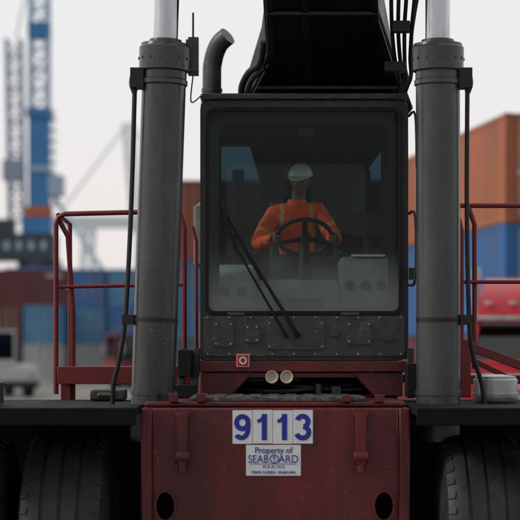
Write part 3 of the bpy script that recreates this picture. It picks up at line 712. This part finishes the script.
# =================================================================== CRANES
M_cb=mat('crane_blue_paint',(0.05,0.23,0.52),0.5,0,0.15,0.5,0.3,(0.1,0.16,0.22))
M_cp=mat('crane_pale_haze_paint',(0.38,0.52,0.66),0.5,0,0.1,0.5)  # pale blue crane colour, lightened to paint in distance haze
M_cg=mat('crane_grey_paint',(0.30,0.38,0.47),0.5,0,0.1,0.5)
M_cd=mat('crane_dark',(0.05,0.06,0.08),0.6)
M_co=mat('crane_orange',(0.5,0.12,0.05),0.6)
def lattice(b,p1,p2,w,seg,r=0.09,m=0):
    p1=Vector(p1);p2=Vector(p2);d=(p2-p1).normalized();u=d.orthogonal().normalized() if abs(d.z)<0.99 else Vector((1,0,0));q=d.cross(u)
    cs=[(u*a+q*c)*w/2 for a,c in((-1,-1),(1,-1),(1,1),(-1,1))]
    for c in cs:b.beam(p1+c,p2+c,r*2,r*2,m)
    L=(p2-p1).length;n=int(L/seg)
    for k in range(n):
        a=p1+(p2-p1)*(k/n);e=p1+(p2-p1)*((k+1)/n)
        for i in range(4):
            j=(i+1)%4
            b.beam(a+cs[i],e+cs[j],r,r,m) if k%2 else b.beam(a+cs[j],e+cs[i],r,r,m)
            b.beam(a+cs[i],a+cs[j],r,r,m)
HC1=empty('harbour_crane',(-21.8,166,0))
b=MB()
for sx in(-1,1):
    for sy in(-1,1): b.beam((sx*5,sy*5,0),(sx*2.2,sy*2.2,9),0.9,0.9,0); b.box(sx*5-0.9,sx*5+0.9,sy*5-0.6,sy*5+0.6,0,1.0,2)
b.box(-3,3,-3,3,9,10.2,0); b.cyl((0,0,10.2),(0,0,11),2.2,24,2)
b.box(-4.6,1.6,-2.2,2.4,11,13.6,2); b.box(-4.3,-2.6,-2.25,2.3,13.6,15,2); b.box(-1.6,1.3,-1.6,1.6,13.6,15.2,0)
for k in range(5): b.box(-4.4+k*1.2,-3.9+k*1.2,-2.25,-2.2,12.0,12.8,1)
b.box(-1.0,1.0,-1.0,1.0,15.2,26,0); b.box(-1.2,1.2,-1.25,1.2,15.3,16.3,3); b.box(-1.2,1.2,-1.2,1.2,25.2,26,0); b.box(-1.1,1.1,-1.1,1.1,19.8,20.3,1)
for k in range(9): b.box(0.9,1.6,-0.9,0.9,16.5+k*1.05,16.6+k*1.05,1)
b.beam((1.5,-0.9,16.5),(1.5,-0.9,26),0.1,0.1,1)
lattice(b,(0,0,26),(0,0,62),1.7,1.9,0.16,1)
b.box(-1.05,1.05,-1.05,1.05,33,34.5,0)
b.box(1.0,2.4,-1.2,1.2,17.4,19.4,1)
b.beam((1,0,18),(6.8,-3,9.5),0.35,0.35,1)
b.obj('tower_and_portal',[M_cb,M_cp,M_cd,M_co],HC1)
b=MB(); lattice(b,(-2.3,0.5,15),(-2.6,0.5,33),1.4,1.6,0.13,0); b.box(-3.6,-1.6,-0.6,1.6,19,21,0); b.beam((-2.4,0.5,33),(0,0,44),0.12,0.12)
b.obj('counter_mast',[M_cg],HC1)
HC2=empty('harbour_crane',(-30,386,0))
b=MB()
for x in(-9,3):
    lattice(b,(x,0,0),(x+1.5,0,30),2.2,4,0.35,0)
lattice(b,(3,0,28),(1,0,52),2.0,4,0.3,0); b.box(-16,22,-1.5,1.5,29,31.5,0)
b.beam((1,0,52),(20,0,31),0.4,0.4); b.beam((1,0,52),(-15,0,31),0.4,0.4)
b.obj('gantry',[mat('far_crane_haze_paint',(0.76,0.82,0.86),0.6,0,0.05,0.5)],HC2)  # distance haze is put into the gantry's pale colour

# =================================================================== SEMI TRUCK
M_tred=mat('truck_red_paint',(0.42,0.010,0.018),0.3,0,0.1,2,0.25,(0.2,0.03,0.03),coat=0.3)
TG=glass('truck_glass',(0.25,0.3,0.32),1.9)
TK=empty('semi_truck',(4.2,15.0,0),rad(-14))
b=MB()
def xs_(y,w,z0,z1,t=0.0): return [Vector((-w/2,y,z0)),Vector((w/2,y,z0)),Vector((w/2-t,y,z1)),Vector((-w/2+t,y,z1))]
b.loft([xs_(0,1.5,0.75,1.55,0.1),xs_(0.25,1.7,0.7,1.7,0.12),xs_(1.6,2.0,0.7,1.95,0.15)])
b.loft([xs_(1.6,2.1,0.8,2.0,0.02),xs_(1.62,2.3,0.8,2.02,0.02),xs_(3.9,2.4,0.8,2.05,0.02)])
b.loft([xs_(2.25,2.15,2.66,2.72,0.03),xs_(2.35,2.25,2.64,2.95,0.1),xs_(2.9,2.3,2.64,3.35,0.15),xs_(3.9,2.4,2.64,3.5,0.12)])
for s in(-1,1):
    b.beam((s*1.08,1.66,2.0),(s*1.0,2.25,2.68),0.1,0.1); b.box(s*1.17-0.05,s*1.17+0.05,3.0,3.9,2.0,2.66)
    b.beam((s*1.15,2.9,2.0),(s*1.12,2.9,2.68),0.09,0.09)
    secs=[]
    for k in range(9):
        a=rad(180*k/8); yy=0.75-0.68*math.cos(a); zz=0.55+0.66*math.sin(a)
        secs.append([Vector((s*0.72,yy,zz)),Vector((s*1.2,yy,zz)),Vector((s*1.2,yy,zz+0.05)),Vector((s*0.72,yy,zz+0.05))])
    b.loft(secs)
b.box(-1.2,1.2,-0.15,0.1,0.35,0.72); b.box(-1.16,1.16,3.87,3.9,2.05,2.64)
b.obj('cab_body',[M_tred],TK,0.05)
b=MB()
b.loft([[Vector((-1.0,y,2.02)),Vector((1.0,y,2.02)),Vector((0.95,y+0.54,2.66)),Vector((-0.95,y+0.54,2.66))] for y in(1.70,1.72)])
for s in(-1,1): b.box(s*1.12-0.01,s*1.12+0.01,2.1,2.85,2.06,2.64)
b.obj('truck_windows',[TG],TK)
b=MB()
b.box(-0.5,0.5,-0.04,-0.002,0.8,1.5); 
for k in range(8): b.box(-0.48,0.48,-0.06,-0.04,0.84+k*0.08,0.87+k*0.08)
b.box(-1.05,1.05,2.0,2.2,2.70,2.78)
for k in range(5): b.box(-0.9+k*0.42,-0.78+k*0.42,2.28,2.33,2.98,3.04)
for s in(-1,1):
    b.box(s*0.95-0.17,s*0.95+0.17,-0.02,0.1,0.95,1.15); b.cyl((s*1.25,3.95,0.9),(s*1.25,3.95,3.7),0.08,14)
    b.box(s*1.42-0.1,s*1.42+0.1,1.9,1.98,1.9,2.5); b.beam((s*1.15,2.1,2.4),(s*1.42,1.95,2.4),0.03,0.03)
    b.cyl((s*1.1,2.2,0.75),(s*1.1,3.6,0.75),0.3,20)
b.obj('chrome_trim',[M_silver],TK,0.01)
b=MB()
for y in(0.75,5.2,6.5):
    for s in(-1,1):
        b.lathe((s*0.85,y,0.52),(s,0,0),[(0,0.3),(0,0.46),(0.04,0.52),(0.3,0.52),(0.34,0.46),(0.34,0.28)],28)
b.box(-0.45,-0.3,0.3,7.2,0.6,0.85);b.box(0.3,0.45,0.3,7.2,0.6,0.85)
b.obj('wheels_and_frame',[M_rubber],TK)

# =================================================================== GROUND
me=bpy.data.meshes.new('ground');me.from_pydata([(-2500,-1500,0),(2500,-1500,0),(2500,3500,0),(-2500,3500,0)],[],[(0,1,2,3)])
me.materials.append(mat('yard_concrete_asphalt',(0.17,0.165,0.155),0.8,0,0.35,0.12,0.5,(0.09,0.085,0.08)))
g=bpy.data.objects.new('ground',me);COL.objects.link(g)
M_line=mat('worn_road_paint',(0.6,0.5,0.12),0.7,0,0.2,2,0.7,(0.1,0.1,0.1))
b=MB()
for x in(-14,-9,9,14): b.box(x-0.07,x+0.07,-20,105,0.004,0.006)
b.obj('yard_line_markings',[M_line])

# =================================================================== WORLD, SUN, CAMERA
w=bpy.data.worlds.new('World');scn.world=w;w.use_nodes=True;N=w.node_tree.nodes;L=w.node_tree.links
bg=N['Background'];st=N.new('ShaderNodeTexSky');st.sky_type='NISHITA';st.sun_disc=False
sun_dir=Vector((-0.86,-0.16,0.62)).normalized()
st.sun_elevation=math.asin(sun_dir.z);st.sun_rotation=math.atan2(sun_dir.x,sun_dir.y);st.dust_density=4;st.air_density=1.0
mx=N.new('ShaderNodeMix');mx.data_type='RGBA';mx.inputs['Factor'].default_value=0.90
L.new(st.outputs[0],mx.inputs['A'])
tc=N.new('ShaderNodeTexCoord');sp=N.new('ShaderNodeSeparateXYZ');L.new(tc.outputs['Generated'],sp.inputs[0])
cr=N.new('ShaderNodeValToRGB');cr.color_ramp.elements[0].position=0.0;cr.color_ramp.elements[0].color=(0.95,0.87,0.84,1);cr.color_ramp.elements[1].position=0.2;cr.color_ramp.elements[1].color=(0.91,0.92,0.93,1)
L.new(sp.outputs['Z'],cr.inputs[0])
# sky dimmed towards -Y and brightened towards +Y, added to model the cylinders
az=N.new('ShaderNodeMapRange');az.interpolation_type='SMOOTHSTEP';az.inputs['From Min'].default_value=-0.7;az.inputs['From Max'].default_value=0.8
az.inputs['To Min'].default_value=5.0;az.inputs['To Max'].default_value=8.9
L.new(sp.outputs['Y'],az.inputs['Value'])
sc=N.new('ShaderNodeVectorMath');sc.operation='SCALE';L.new(az.outputs[0],sc.inputs['Scale']);L.new(cr.outputs[0],sc.inputs[0]);L.new(sc.outputs[0],mx.inputs['B'])
L.new(mx.outputs['Result'],bg.inputs[0]);bg.inputs[1].default_value=0.112
sd=bpy.data.lights.new('sun','SUN');sd.energy=1.5;sd.angle=rad(12);sd.color=(1,0.95,0.88)
so=bpy.data.objects.new('sun',sd);COL.objects.link(so);so.rotation_euler=sun_dir.to_track_quat('Z','Y').to_euler();so.location=(-20,-10,30)
cd=bpy.data.cameras.new('camera');cd.lens=126;cd.sensor_width=36;cd.shift_y=0.173;cd.clip_end=6000;cd.clip_start=0.5
cd.dof.use_dof=True;cd.dof.focus_distance=13.9;cd.dof.aperture_fstop=1.7
co=bpy.data.objects.new('camera',cd);COL.objects.link(co);co.location=(0,-14,2.2);co.rotation_euler=(rad(90),0,0)
scn.camera=co
scn.view_settings.view_transform='Standard';scn.view_settings.look='None';scn.view_settings.exposure=0
